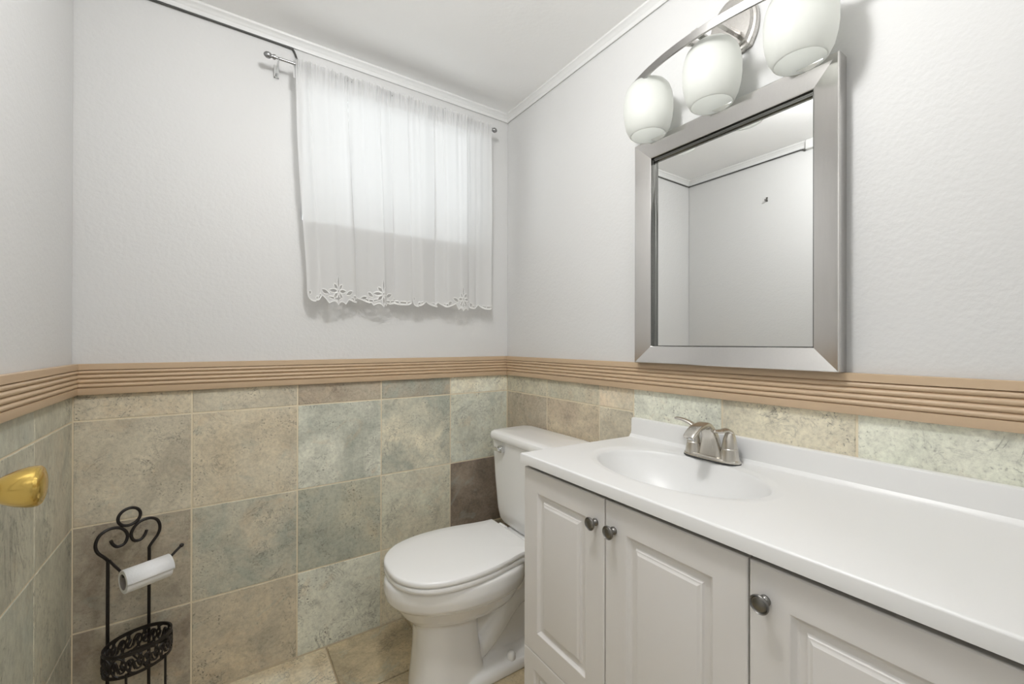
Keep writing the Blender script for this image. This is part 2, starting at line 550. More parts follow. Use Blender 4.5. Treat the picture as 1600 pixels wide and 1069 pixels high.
# floor
w = Tiles()
w.box((XL - WT, YF - WT, -0.12), (WT, WT, -0.006), 1)
w.pad()
PF = lambda a, b, o: (a, b, -0.006 + o)
xs = [XL, -1.452, -1.141, -0.83, -0.519, -0.208, 0.0]
ys = [-1.79, -1.534, -1.223, -0.912, -0.601, -0.29, 0.0]
FT = T(176, 162, 134); FT2 = T(146, 134, 110); FT3 = T(196, 188, 168)
for i in range(6):
    for j in range(6):
        c1, c2 = random.choice([(FT, FT2), (FT2, FT), (FT, FT3)])
        if i == 2 and j == 5:
            c1, c2 = FT3, FT
        if i == 3 and j == 5:
            c1, c2 = FT2, FT
        w.tile(PF, xs[i], xs[i + 1], ys[j], ys[j + 1], c1, c2, 0, g=0.0028)
struct(obj('floor', w, ['tile_floor', 'grout_floor'], smooth=None, fix=False))

w = MB()
w.box((XL - WT, YF - WT, H), (WT, WT, H + 0.05))
struct(obj('ceiling', w, 'ceiling', smooth=None))

# ------------------------------------------------------------------ trim: chair rail and crown
def prof_rail():
    h = ZR1 - ZR0
    p = [(0.0, ZR0), (0.013, ZR0), (0.0135, ZR0 + 0.001), (0.0135, ZR0 + 0.019)]
    z = ZR0 + 0.0195
    n = 4
    rh = (h - 0.0195 - 0.0185) / n
    for i in range(n):
        p.append((0.0085, z + 0.0006))
        for k in range(1, 8):
            a = k / 8
            p.append((0.009 + 0.0058 * sin(pi * a) ** 0.75, z + rh * a))
        z += rh
    p += [(0.0085, z), (0.0145, z + 0.0008), (0.0145, ZR1 - 0.001), (0.0135, ZR1), (0.0, ZR1)]
    return p
def prof_crown():
    return [(0.0, H - 0.036), (0.004, H - 0.036), (0.0055, H - 0.033), (0.0055, H - 0.022), (0.008, H - 0.019), (0.009, H - 0.016),
            (0.013, H - 0.011), (0.018, H - 0.007), (0.019, H - 0.0045), (0.019, H + 0.001), (0.0, H + 0.001)]
def run_trim(name, prof, side, mat):
    w = MB()
    if side == 'back':
        rings = [[(XL + d, -d, z) for d, z in prof], [(-d, -d, z) for d, z in prof]]
    elif side == 'right':
        rings = [[(-d, -d, z) for d, z in prof], [(-d, YF, z) for d, z in prof]]
    else:
        rings = [[(XL + d, -d, z) for d, z in prof], [(XL + d, YF, z) for d, z in prof]]
    w.loft(rings)
    o = struct(obj(name, w, mat, smooth=0.5))
    return o
rail = prof_rail()
crown = prof_crown()
run_trim('trim_1', rail, 'back', 'rail')
run_trim('trim_2', rail, 'right', 'rail')
run_trim('trim_3', rail, 'left', 'rail')
run_trim('trim_4', crown, 'back', 'crown')
run_trim('trim_5', crown, 'right', 'crown')
run_trim('trim_6', crown, 'left', 'crown')
# the crown on the left wall steps down near the door
w = MB()
w.box((XL + 0.001, YF + 0.001, H - 0.052), (XL + 0.026, -0.722, H - 0.0005))
struct(obj('trim_7', w, 'crown', bevel=0.002))
# door casing on the front wall
w = MB()
w.box((DX0 - 0.055, YF, 0), (DX0, YF + 0.012, DZ + 0.06))
w.box((DX1, YF, 0), (DX1 + 0.06, YF + 0.012, DZ + 0.06))
w.box((DX0, YF, DZ), (DX1, YF + 0.012, DZ + 0.06))
struct(obj('trim_8', w, 'crown', bevel=0.002))

# ------------------------------------------------------------------ window
win = bpy.data.objects.new('window_1', None)
win.location = ((WX0 + WX1) / 2, 0.1, WZ0)
COL.objects.link(win); struct(win)
def rect_frame(w, x0, x1, z0, z1, t, ya, yb):
    w.box((x0, ya, z0), (x0 + t, yb, z1)); w.box((x1 - t, ya, z0), (x1, yb, z1))
    w.box((x0 + t, ya, z0), (x1 - t, yb, z0 + t)); w.box((x0 + t, ya, z1 - t), (x1 - t, yb, z1))
w = MB(); rect_frame(w, WX0 + 0.0005, WX1 - 0.0005, WZ0 + 0.0005, WZ1 - 0.0005, 0.018, 0.080, 0.120)
obj('window_frame', w, 'vinyl', win, bevel=0.003)
w = MB(); w.box((WX0 + 0.0185, 0.094, WZ0 + 0.0185), (WX1 - 0.0185, 0.098, WZ1 - 0.0185))
obj('window_pane', w, 'pane', win, smooth=None)

# ------------------------------------------------------------------ curtain rod
rod = thing('curtain_rod', 'thin silver curtain rod with round finials above the window', 'curtain rod', (-0.578, -0.07, 2.15))
RY, RZ = -0.07, 2.15
w = MB(); w.tube([(-1.02, RY, RZ), (-0.135, RY, RZ)], 0.0045, 14)
obj('rod', w, 'rod', rod)
for sx, x in ((-1, -1.015), (1, -0.14)):
    w = MB()
    w.lathe([(0.0047, -0.004), (0.0085, -0.003), (0.0085, 0.003), (0.006, 0.005), (0.006, 0.009), (0.0095, 0.013), (0.011, 0.019), (0.0095, 0.026), (0.0055, 0.031), (0.001, 0.033)],
            (x, RY, RZ), (sx, 0, 0), 20)
    obj('finial', w, 'rod', rod)
for x in (-1.003, -0.150):
    w = MB()
    w.box((x - 0.008, -0.003, RZ - 0.035), (x + 0.008, 0.0015, RZ + 0.012))
    w.tube(catmull([(x, -0.002, RZ - 0.022), (x, -0.03, RZ - 0.018), (x, -0.055, RZ - 0.011), (x, RY, RZ - 0.0095)], 6), 0.0033, 8)
    w.tube([(x, RY - 0.008, RZ - 0.002), (x, RY - 0.004, RZ - 0.009), (x, RY + 0.004, RZ - 0.009), (x, RY + 0.008, RZ - 0.002)], 0.0026, 8)
    w.lathe([(0.004, -0.002), (0.004, 0.001), (0.002, 0.003)], (x, -0.003, RZ - 0.03), (0, -1, 0), 12)
    obj('bracket', w, 'chrome', rod)

# ------------------------------------------------------------------ curtains (cutwork hem)
def smooth(a, b, t):
    t = max(0.0, min(1.0, (t - a) / (b - a)))
    return t * t * (3 - 2 * t)
def petal(u, v, cu, cv, ang, L, wd):
    "signed value: <0 inside the leaf shape"
    du, dv = u - cu, v - cv
    a = du * cos(ang) + dv * sin(ang)
    b = -du * sin(ang) + dv * cos(ang)
    t = a / L
    if t < 0 or t > 1:
        return 1.0
    return abs(b) / (wd * sin(pi * t) + 1e-6) - 1.0
def curtain_panel(name, label, xa_top, xb_top, xa_bot, xb_bot, motifs, seed, folds, zb, seams=()):
    """flat cloth coordinates: u across (0..wf), v up from the hem; folded along u"""
    wf = 0.62
    nu, nv = 420, 440
    hT = RZ + 0.012
    base = zb
    Ht = hT - base
    rnd = random.Random(seed)
    ph = [rnd.uniform(0, 2 * pi) for _ in range(8)]
    def hem(u):
        # scalloped lower edge, rounded at the panel corner
        e = 0.020 * abs(sin(u * pi / 0.105)) ** 0.7
        r = 0.05
        if u < r:
            e = min(e, 0.02)
            e = 0.012 + (r - sqrt(max(0.0, r * r - (r - u) ** 2))) * 0.9
            return e
        k = 0.036 - e
        for cu in motifs:
            if abs(u - cu) < 0.060:
                d = abs(u - cu) / 0.060
                wq = smooth(1.0, 0.72, d)
                k = k * (1 - wq) + (0.002 + 0.012 * abs(sin(d * pi * 1.5)) + 0.012 * d * d) * wq
        return k
    def hole(u, v):
        for cu in motifs:
            cv = 0.055
            if abs(u - cu) > 0.10 or v > 0.17:
                continue
            if (u - cu) ** 2 + (v - cv) ** 2 < 0.0045 ** 2:
                return True
            for k in range(8):
                a = pi / 2 + k * pi / 4
                L = 0.046 if k == 0 else (0.030 if k % 2 == 0 else 0.024)
                if petal(u, v, cu + 0.011 * cos(a), cv + 0.011 * sin(a), a, L, 0.0055) < 0:
                    return True
            for sgn in (-1, 1):
                if petal(u, v, cu + sgn * 0.042, cv - 0.012, 0.5 if sgn > 0 else pi - 0.5, 0.03, 0.006) < 0:
                    return True
                if petal(u, v, cu + sgn * 0.075, cv - 0.016, -0.3 if sgn > 0 else pi + 0.3, 0.022, 0.005) < 0:
                    return True
        # crescents inside each scallop
        s = (u % 0.105) / 0.105
        if u > 0.05 and 0.12 < s < 0.88:
            c = 0.046 - 0.020 * sin(pi * s) ** 0.7
            if abs(v - c) < 0.0038 * sin(pi * (s - 0.12) / 0.76) and abs(((s * 5) % 1) - 0.5) < 0.40:
                return True
        if u <= 0.06 and (u - 0.022) ** 2 + (v - 0.045) ** 2 < 0.0055 ** 2:
            return True
        return False
    def seam(u, v, grow=0.0):
        for us in seams:
            if abs(u - us) > 0.0075:
                continue
            t = (v % 0.036) / 0.036
            if 0.18 < t < 0.80 and abs(u - us) < 0.0026 * sin(pi * (t - 0.18) / 0.62) + grow:
                return True
            if grow and abs(u - us) < 0.0016:
                return True
        return False
    def rib(u, v):
        for d in (0.0035,):
            for a, b in ((d, 0), (-d, 0), (0, d), (0, -d)):
                if hole(u + a, v + b):
                    return True
        return False
    xs_of = {}
    verts, keep = [], []
    holes = {}
    for j in range(nv + 1):
        tv = j / nv
        # finer rows near the hem
        v = Ht * (tv * 0.35 + 0.65 * tv ** 2.1)
        z = base + v
        g = smooth(0.0, 1.0, 1 - v / Ht)            # 0 at the header, 1 at the hem
        for i in range(nu + 1):
            u = wf * i / nu
            s = i / nu
            xa = xa_top + (xa_bot - xa_top) * g
            xb = xb_top + (xb_bot - xb_top) * g
            q = s + 0.018 * sin(2 * pi * 3 * s + ph[0]) + 0.010 * sin(2 * pi * 7 * s + ph[1])
            # sideways lap of the folds
            lap = 0.0
            y = 0.0
            for (fc, fw, fd, fl) in folds:
                t = (s - fc) / fw
                e = math.exp(-t * t)
                y += fd * e * (0.30 + 0.70 * g)
                lap += fl * t * e * (0.25 + 0.75 * g)
            x = xa + (xb - xa) * q + lap - (0.006 * sin(pi * g) * math.exp(-s * 12) if xa_top < -0.9 else 0.0)
            y += 0.0040 * sin(2 * pi * 6.5 * s + ph[2] + 1.2 * g + 1.5 * sin(4 * s)) * (0.5 + 0.5 * g)
            y += 0.0016 * sin(2 * pi * 15 * s + ph[3]) * (1 - g)
            # gathers at the rod pocket
            hd = smooth(0.09, 0.0, (hT - z))
            y += (0.0050 * sin(2 * pi * 21 * s + ph[4] + 3 * sin(9 * s)) + 0.0026 * sin(2 * pi * 47 * s + ph[5])) * hd
            zz = z + (0.0025 * sin(2 * pi * 37 * s + ph[6]) + 0.002 * sin(2 * pi * 71 * s)) * smooth(0.05, 0.0, hT - z)
            yy = RY - 0.0150 - y + 0.030 * smooth(0.15, 1.0, g) * 0.6
            if v < 0.13:
                yy -= 0.0012 if rib(u, v) and not hole(u, v) else 0.0
            verts.append((x, min(yy, -0.012), zz))
    faces = []; fm = []
    for j in range(nv):
        tv = (j + 0.5) / nv
        v = Ht * (tv * 0.35 + 0.65 * tv ** 2.1)
        for i in range(nu):
            u = wf * (i + 0.5) / nu
            if v < 0.18:
                hu = hem(u)
                if v < hu:
                    continue
                if hole(u, v):
                    continue
            mi = 1 if v < 0.18 and (v < hu + 0.0042 or rib(u, v)) else 0
            if v < Ht - 0.05:
                if seam(u, v):
                    continue
                if seam(u, v, 0.0028):
                    mi = 1
            fm.append(mi)
            a = j * (nu + 1) + i
            faces.append((a, a + 1, a + nu + 2, a + nu + 1))
    used = sorted({k for f in faces for k in f})
    mp = {k: n for n, k in enumerate(used)}
    w = MB()
    w.add([verts[k] for k in used], [tuple(mp[k] for k in f) for f in faces])
    w.m = fm
    root = thing(name, label, 'curtain', ((xa_top + xb_top) / 2, RY, base), 'sheer cafe curtain panels on the silver rod')
    o = obj('sheer_cloth', w, ['fabric', 'thread'], root, smooth=1.2, fix=False)
    # rod pocket: a second layer of cloth behind the rod
    w = MB()
    n = 160
    rows = []
    for zz, dy in ((hT - 0.002, -0.006), (RZ + 0.006, 0.006), (RZ - 0.004, 0.0085), (RZ - 0.02, 0.004), (RZ - 0.052, -0.006)):
        rows.append([(xa_top + (xb_top - xa_top) * i / n, RY + dy + 0.0022 * sin(i * 1.31 + zz * 90) + 0.0015 * sin(i * 0.77), zz + 0.0015 * sin(i * 1.9)) for i in range(n + 1)])
    w.loft(rows, False, False, closed=False)
    obj('rod_pocket', w, 'fabric', root, smooth=1.2, fix=False)
    return root
curtain_panel('curtain', 'left panel of the white sheer cutwork curtain, nearer the bare wall',
              -0.957, -0.545, -0.915, -0.520, [0.17, 0.42], 3,
              [(0.20, 0.10, 0.014, 0.0), (0.47, 0.045, -0.022, -0.036), (0.66, 0.07, 0.014, 0.0), (0.86, 0.055, -0.018, -0.032)], 1.300, [0.285])
curtain_panel('curtain', 'right panel of the white sheer cutwork curtain, nearer the corner',
              -0.542, -0.146, -0.516, -0.132, [0.37], 11,
              [(0.10, 0.06, 0.010, 0.0), (0.28, 0.05, -0.022, -0.034), (0.52, 0.10, 0.014, 0.0), (0.80, 0.05, -0.014, -0.020)], 1.300, [0.165])

# ------------------------------------------------------------------ cable under the crown
w = MB()
zc = H - 0.0405
w.tube(catmull([(XL + 0.006, -0.715, zc - 0.012), (XL + 0.006, -0.70, zc)], 4)[:-1] + [(XL + 0.006, -0.69, zc), (XL + 0.006, -0.3, zc - 0.001), (XL + 0.006, -0.02, zc)] +
       catmull([(XL + 0.008, -0.010, zc), (XL + 0.02, -0.004, zc), (-1.3, -0.0035, zc), (-1.1, -0.0035, zc + 0.001), (-0.965, -0.0035, zc), (-0.949, -0.0035, zc - 0.004), (-0.938, -0.004, zc - 0.03), (-0.930, -0.005, zc - 0.065), (-0.926, -0.004, zc - 0.10)], 6),
       0.0034, 8)
tag(obj('cable', w, 'cable', origin=(-1.2, -0.004, zc)), 'thin dark cable running under the white crown moulding to the curtain', 'cable')

# hook on the left wall, seen in the mirror
hk = thing('wall_hook', 'small dark hook on the left wall, seen in the mirror glass', 'hook', (XL - 0.001, -0.51, 2.016))
w = MB(); w.box((XL - 0.0021, -0.516, 2.004), (XL + 0.002, -0.506, 2.030))
obj('hook_plate', w, 'pewter', hk, bevel=0.001)
w = MB(); w.tube(catmull([(XL + 0.001, -0.511, 2.018), (XL + 0.012, -0.511, 2.010), (XL + 0.020, -0.511, 2.006), (XL + 0.024, -0.511, 2.014)], 5), 0.003, 8)
obj('hook_arm', w, 'pewter', hk)

# ------------------------------------------------------------------ mirror
MY0, MY1, MZ0, MZ1 = -0.816, -1.379, 1.0995, 1.810
mir = thing('wall_mirror', 'rectangular wall mirror in a wide brushed nickel frame above the sink', 'mirror', (0.0, (MY0 + MY1) / 2, MZ0))
def mrect(i, x):
    return [(x, MY0 - i, MZ0 + i), (x, MY1 + i, MZ0 + i), (x, MY1 + i, MZ1 - i), (x, MY0 - i, MZ1 - i)]
w = MB()
pr = [(0.0, 0.001), (0.0, -0.037), (0.0012, -0.0395), (0.003, -0.040), (0.052, -0.0285), (0.0535, -0.028), (0.055, -0.0265), (0.0556, -0.0255)]
w.loft([mrect(i, x) for i, x in pr], True, False)
obj('mirror_frame', w, 'nickel_v', mir, smooth=0.25)
w = MB()
def lrect(i, x, top):
    return [(x, MY0 - i, MZ0 + i), (x, MY1 + i, MZ0 + i), (x, MY1 + i, MZ1 - i - top), (x, MY0 - i, MZ1 - i - top)]
w.loft([lrect(0.0550, -0.027, 0), lrect(0.0556, -0.027, 0.0), lrect(0.0556, -0.0195, 0.0), lrect(0.0562, -0.0190, 0.004), lrect(0.0562, -0.0180, 0.0045), lrect(0.0568, -0.0178, 0.0075), lrect(0.0572, -0.0100, 0.0078), lrect(0.0580, -0.0070, 0.008)], False, False)
obj('inner_lip', w, 'lip', mir, smooth=0.25)
w = MB(); w.loft([lrect(0.0568, -0.004, 0.007), lrect(0.0568, -0.0090, 0.007)])
obj('mirror_glass', w, 'mirror', mir, smooth=None)

# ------------------------------------------------------------------ vanity light
YC = -1.126
fix_ = thing('vanity_light', 'three-shade brushed nickel vanity light on the wall above the mirror', 'light fixture', (0.0, YC, 1.95))
def octo(k, x, zc=2.02):
    # rounded canopy plate with a pointed lower end
    pts = []
    for i in range(48):
        a = 2 * pi * i / 48
        ry, rz = 0.066 * k, 0.088 * k
        yy, zz = ry * cos(a), rz * sin(a)
        if zz < -0.62 * rz:
            zz = -0.62 * rz - (abs(zz) - 0.62 * rz) * 0.25 - 0.10 * rz
        pts.append((x, YC + yy, zc + zz))
    return pts
w = MB(); w.loft([octo(1.0, 0.001), octo(1.0, -0.011), octo(0.96, -0.014), octo(0.86, -0.0145), octo(0.84, -0.020), octo(0.80, -0.0235), octo(0.2, -0.024)])
obj('wall_plate', w, 'nickel', fix_, smooth=0.5)
def bar_x(y):
    s = (y - YC) / 0.275
    return -(0.109 + (0.174 - 0.109) * (1 - s * s))
w = MB()
rings = []
for i in range(61):
    t = -1 + 2 * i / 60
    y = YC + 0.275 * t
    x = bar_x(y); zb = 1.943 - 0.008 * (1 - t * t); 
    nx, ny = 1.0, 2 * (0.174 - 0.109) * t / 0.275
    L = sqrt(nx * nx + ny * ny); nx /= L; ny /= L
    # outward normal (-x)
    ox, oy = -nx * 0.0055, ny * 0.0055 * 1.0
    a = Vector((x, y, 0))
    rings.append([(x, y, zb), (x, y, zb + 0.022), (x - ox, y - oy, zb + 0.022), (x - ox, y - oy, zb)])
w.loft(rings)
obj('curved_bar', w, 'nickel_bar', fix_, smooth=0.5, bevel=0.0008, segs=2)
for sy in (-1, 1):
    w = MB()
    y = YC + sy * 0.045
    w.loft([[(xx, yy - 0.006, zz - 0.006), (xx, yy + 0.006, zz - 0.006), (xx, yy + 0.006, zz + 0.006), (xx, yy - 0.006, zz + 0.006)]
            for xx, yy, zz in ((-0.018, YC + sy * 0.022, 1.990), (bar_x(y) + 0.007, y, 1.948))])
    obj('strut', w, 'nickel', fix_, bevel=0.001)
SH = [(-0.088, -0.907), (-0.088, -1.111), (-0.088, -1.3205)]
shade_out = [(0.0255, 0.175), (0.040, 0.173), (0.053, 0.166), (0.063, 0.153), (0.0695, 0.134), (0.0725, 0.110), (0.0722, 0.084), (0.0695, 0.060), (0.0640, 0.036), (0.0535, 0.0155), (0.0520, 0.014)]
shade_in = [(0.0500, 0.014), (0.0610, 0.036), (0.0666, 0.060), (0.0694, 0.084), (0.0697, 0.110), (0.0667, 0.133), (0.0600, 0.151), (0.0505, 0.163), (0.0385, 0.1695), (0.0255, 0.171)]
for i, (sx, sy) in enumerate(SH):
    zb = 1.783
    w = MB(); w.lathe(shade_out + shade_in, (sx, sy, zb), (0, 0, 1), 48, False, False)
    obj('glass_shade', w, 'shade', fix_, smooth=1.2)
    w = MB(); w.lathe([(0.0, 0.120), (0.017, 0.121), (0.019, 0.128), (0.019, 0.169), (0.027, 0.170), (0.028, 0.176), (0.020, 0.182), (0.011, 0.186), (0.010, 0.196), (0.0, 0.197)], (sx, sy, zb), (0, 0, 1), 28)
    obj('socket_cap', w, 'nickel', fix_, smooth=0.6)
    # short arm from the cap to the bar
    w = MB()
    bx = bar_x(sy) + 0.006
    w.box((bx, sy - 0.009, zb + 0.1755), (sx + 0.006, sy + 0.009, zb + 0.1815))
    obj('arm', w, 'nickel', fix_, bevel=0.001)
    w = MB(); w.lathe([(0.0, 0.052), (0.009, 0.054), (0.0165, 0.062), (0.0195, 0.073), (0.0185, 0.086), (0.0155, 0.102), (0.0125, 0.118)], (sx, sy, zb), (0, 0, 1), 24)
    obj('bulb', w, 'bulb', fix_, smooth=1.2)

# ------------------------------------------------------------------ vanity cabinet
XF = -0.44
vc = thing('vanity_cabinet', 'off-white bathroom vanity cabinet with raised-panel doors', 'cabinet', (-0.22, -1.27, 0.0))
CY0, CY1 = -0.752, -1.784
w = MB()
w.box((-0.421, CY1, 0.095), (-0.008, CY0, 0.700))
w.box((-0.421, CY1, 0.700), (-0.404, CY0, 0.8218))
w.box((-0.404, CY0 - 0.016, 0.700), (-0.008, CY0, 0.8218))
w.box((-0.404, CY1, 0.700), (-0.008, CY1 + 0.016, 0.8218))
w.box((-0.36, CY1 + 0.001, 0.0), (-0.0085, CY0 - 0.001, 0.095))
obj('body', w, 'cabinet', vc, smooth=None)
w = MB(); w.box((-0.4225, CY1 + 0.004, 0.8080), (-0.4205, CY0 - 0.004, 0.8220))  # dark strip standing in for the shadow in the gap above the doors
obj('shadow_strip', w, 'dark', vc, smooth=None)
def panel_door(name, ya, yb, z0, z1, fr=0.060):
    "ya is the far side (greater y); raised panel facing -x"
    g = 0.0016
    ya -= g; yb += g
    def R(i, d):
        return [(XF + d, ya - i, z0 + i), (XF + d, yb + i, z0 + i), (XF + d, yb + i, z1 - i), (XF + d, ya - i, z1 - i)]
    f = fr
    pr = [(0, 0.0175), (0, 0.0025), (0.0008, 0.001), (0.003, 0.0), (f, 0.0), (f + 0.0015, 0.0008), (f + 0.003, 0.0030), (f + 0.008, 0.0075), (f + 0.011, 0.0085),
          (f + 0.020, 0.0088), (f + 0.0215, 0.0078), (f + 0.0235, 0.0045), (f + 0.0255, 0.0042), (f + 0.027, 0.0036), (f + 0.031, 0.0012), (f + 0.034, 0.0008)]
    w = MB(); w.loft([R(i, d) for i, d in pr], True, True)
    return obj(name, w, 'cabinet', vc, smooth=0.28)
def knob(door, y, z):
    w = MB()
    w.lathe([(0.0, -0.0005), (0.0085, -0.0005), (0.0088, 0.0025), (0.0062, 0.004), (0.0048, 0.0075), (0.0046, 0.012), (0.0062, 0.0155), (0.0128, 0.0175), (0.0150, 0.0190), (0.0152, 0.0208), (0.0138, 0.0222),
             (0.0130, 0.0212), (0.0122, 0.0206), (0.0112, 0.0214), (0.0102, 0.0210), (0.0080, 0.0222), (0.0040, 0.0230), (0.0, 0.0232)], (XF, y, z), (-1, 0, 0), 32)
    return obj('knob', w, 'pewter', door, smooth=0.7)
D1 = panel_door('door', -0.752, -1.0655, 0.300, 0.8085); knob(D1, -1.037, 0.747)
D2 = panel_door('door', -1.0655, -1.3855, 0.110, 0.8085); knob(D2, -1.093, 0.747)
D3 = panel_door('door', -1.3855, -1.7055, 0.110, 0.8085); knob(D3, -1.412, 0.752)
D4 = panel_door('drawer', -0.752, -1.0655, 0.110, 0.2985, 0.045); knob(D4, -0.909, 0.205)

# ------------------------------------------------------------------ countertop with integral bowl
ct = thing('countertop', 'glossy white countertop with integral oval sink bowl and backsplash', 'countertop', (-0.23, -1.27, 0.822))
BX, BYc, RX, RYY = -0.2225, -1.092, 0.1400, 0.2165
ZC = 0.85
def ctop(x, y):
    "height of the top surface"
    dx, dy = (x - BX) / RX, (y - BYc) / RYY
    r = sqrt(dx * dx + dy * dy)
    d = (r - 1) * min(RX, RYY)
    z = 0.0
    if r < 1.16:
        # shallow raised ring, then the bowl
        z -= 0.0035 * smooth(1.15, 1.06, r)
    if r < 1.03:
        t = 1.03 - r
        z -= 0.120 * (1 - (1 - min(1, t / 1.03)) ** 3.4) * smooth(0, 0.045, t) ** 0.5
        z = max(z, -0.128)
    # cove up to the backsplash
    if x > -0.030:
        z += 0.010 * smooth(-0.030, -0.020, x) ** 2
    return ZC + z
nx_, ny_ = 150, 300
CYA, CYB = -0.757, -1.786
CX0 = -0.455
grid = []
w = MB()
def warp(x, y):
    # the left end runs very slightly out of square
    k = smooth(0.0, 1.0, 1 - min(1, (CYA - y) / 0.10)) if y <= CYA else 1
    return (x, y - 0.028 * k * (x - CX0) / 0.455)
xsr = []
for i in range(nx_ + 1):
    t = i / nx_
    xsr.append(CX0 + (0.0 - 0.020 - CX0) * t)
ysr = [CYA + (CYB - CYA) * j / ny_ for j in range(ny_ + 1)]
E_R = 0.004
rows = []
for y in ysr:
    row = []
    row.append((CX0, y, 0.8225)); row.append((CX0, y, ZC - E_R))
    row.append((CX0 + E_R * 0.29, y, ZC - E_R * 0.29))
    for x in xsr[1:]:
        xx = max(x, CX0 + E_R)
        row.append((xx, y, ctop(xx, y)))
    row.append((-0.0005, y, ZC + 0.002)); row.append((-0.0005, y, 0.8225))
    rows.append([(*warp(px, py), pz) for px, py, pz in row])
# rounded left end
lo = [(p[0], p[1] + 0.0, p[2]) for p in rows[0]]
end_hi = [(p[0], p[1] + 0.0012, min(p[2], ZC - 0.0012) if p[2] > 0.83 else p[2]) for p in lo]
end_lo = [(p[0], p[1] + 0.0035, min(p[2], ZC - 0.004)) for p in lo]
end_b = [(p[0], p[1] + 0.0035, 0.8225) for p in lo]
w.loft([end_b, end_lo, end_hi] + rows, False, True, closed=False)
n = len(rows[0])
obj('counter_slab', w, 'counter', ct, smooth=0.9)
# backsplash
w = MB()
bp_ = [(-0.0004, ZC - 0.003), (-0.0205, ZC - 0.003), (-0.0200, ZC + 0.010), (-0.0182, ZC + 0.018), (-0.0175, ZC + 0.057), (-0.0160, ZC + 0.0615), (-0.0125, ZC + 0.063), (-0.0004, ZC + 0.063)]
rings = []
for y, s in ((-0.7850, 0.985), (-0.7862, 1.0), (CYB, 1.0)):
    rings.append([(x * s, y, ZC + (z - ZC) * s) for x, z in bp_])
w.loft(rings)
obj('backsplash', w, 'counter', ct, smooth=0.5, bevel=0.0008)
w = MB(); w.lathe([(0.0, 0.0), (0.021, 0.0), (0.022, 0.002), (0.018, 0.0035), (0.0, 0.003)], (BX, BYc, ZC - 0.1225), (0, 0, 1), 28)
obj('drain', w, 'water', ct)

# ------------------------------------------------------------------ faucet
fc = thing('faucet', 'brushed nickel two-handle faucet at the back of the sink', 'faucet', (-0.062, -1.095, ZC))
FY, FX = -1.095, -0.060
def superell(cx, cy, z, rx, ry, p=2.6, n=40):
    out = []
    for i in range(n):
        a = 2 * pi * i / n
        c_, s_ = cos(a), sin(a)
        out.append((cx + rx * abs(c_) ** (2 / p) * (1 if c_ >= 0 else -1), cy + ry * abs(s_) ** (2 / p) * (1 if s_ >= 0 else -1), z))
    return out
w = MB(); w.loft([superell(FX, FY, ZC - 0.0008, 0.0265, 0.079), superell(FX, FY, ZC + 0.0025, 0.0265, 0.079)])
obj('gasket', w, 'gasket', fc)
w = MB(); w.loft([superell(FX, FY, ZC + 0.0025, 0.0262, 0.0785), superell(FX, FY, ZC + 0.008, 0.0255, 0.0775), superell(FX, FY, ZC + 0.011, 0.0235, 0.074), superell(FX, FY, ZC + 0.012, 0.02, 0.07)])
obj('base_plate', w, 'faucet', fc)
# spout: a fin that sweeps forward
path = [  # x, z, half thickness along the path normal, half width in y, tangent angle is from the path
    (-0.060, 0.856, 0.0170, 0.0350), (-0.060, 0.876, 0.0155, 0.0300), (-0.062, 0.896, 0.0140, 0.0245), (-0.067, 0.915, 0.0125, 0.0205), (-0.077, 0.932, 0.0105, 0.0180),
    (-0.092, 0.9445, 0.0088, 0.0168), (-0.112, 0.9440, 0.0078, 0.0165), (-0.134, 0.9390, 0.0072, 0.0165), (-0.153, 0.9285, 0.0068, 0.0160), (-0.164, 0.9195, 0.0058, 0.0150)]
P3 = catmull([(a, b, 0) for a, b, _, _ in path], 5)
TH = catmull([(c, d, 0) for _, _, c, d in path], 5)
w = MB(); rings = []
for i, p in enumerate(P3):
    a_, b_ = P3[max(0, i - 1)], P3[min(len(P3) - 1, i + 1)]
    t = (b_ - a_).normalized()
    nrm = Vector((-t.y, t.x))
    th, wd = TH[i].x, TH[i].y
    ring = []
    for k in range(44):
        a = 2 * pi * k / 44
        c_, s_ = cos(a), sin(a)
        e1 = abs(c_) ** (2 / 4.5) * (1 if c_ >= 0 else -1) * th
        e2 = abs(s_) ** (2 / 3.5) * (1 if s_ >= 0 else -1) * wd
        ring.append((p.x + nrm.x * e1, FY + e2, p.y + nrm.y * e1))
    rings.append(ring)
w.loft(rings)
sp = obj('spout', w, 'faucet', fc, smooth=0.45)
w = MB(); w.lathe([(0.010, 0.0), (0.0108, 0.001), (0.0108, 0.010), (0.009, 0.011), (0.0, 0.009)], (-0.1525, FY, 0.9225), (-0.25, 0, -1), 24)
obj('aerator', w, 'chrome', sp)
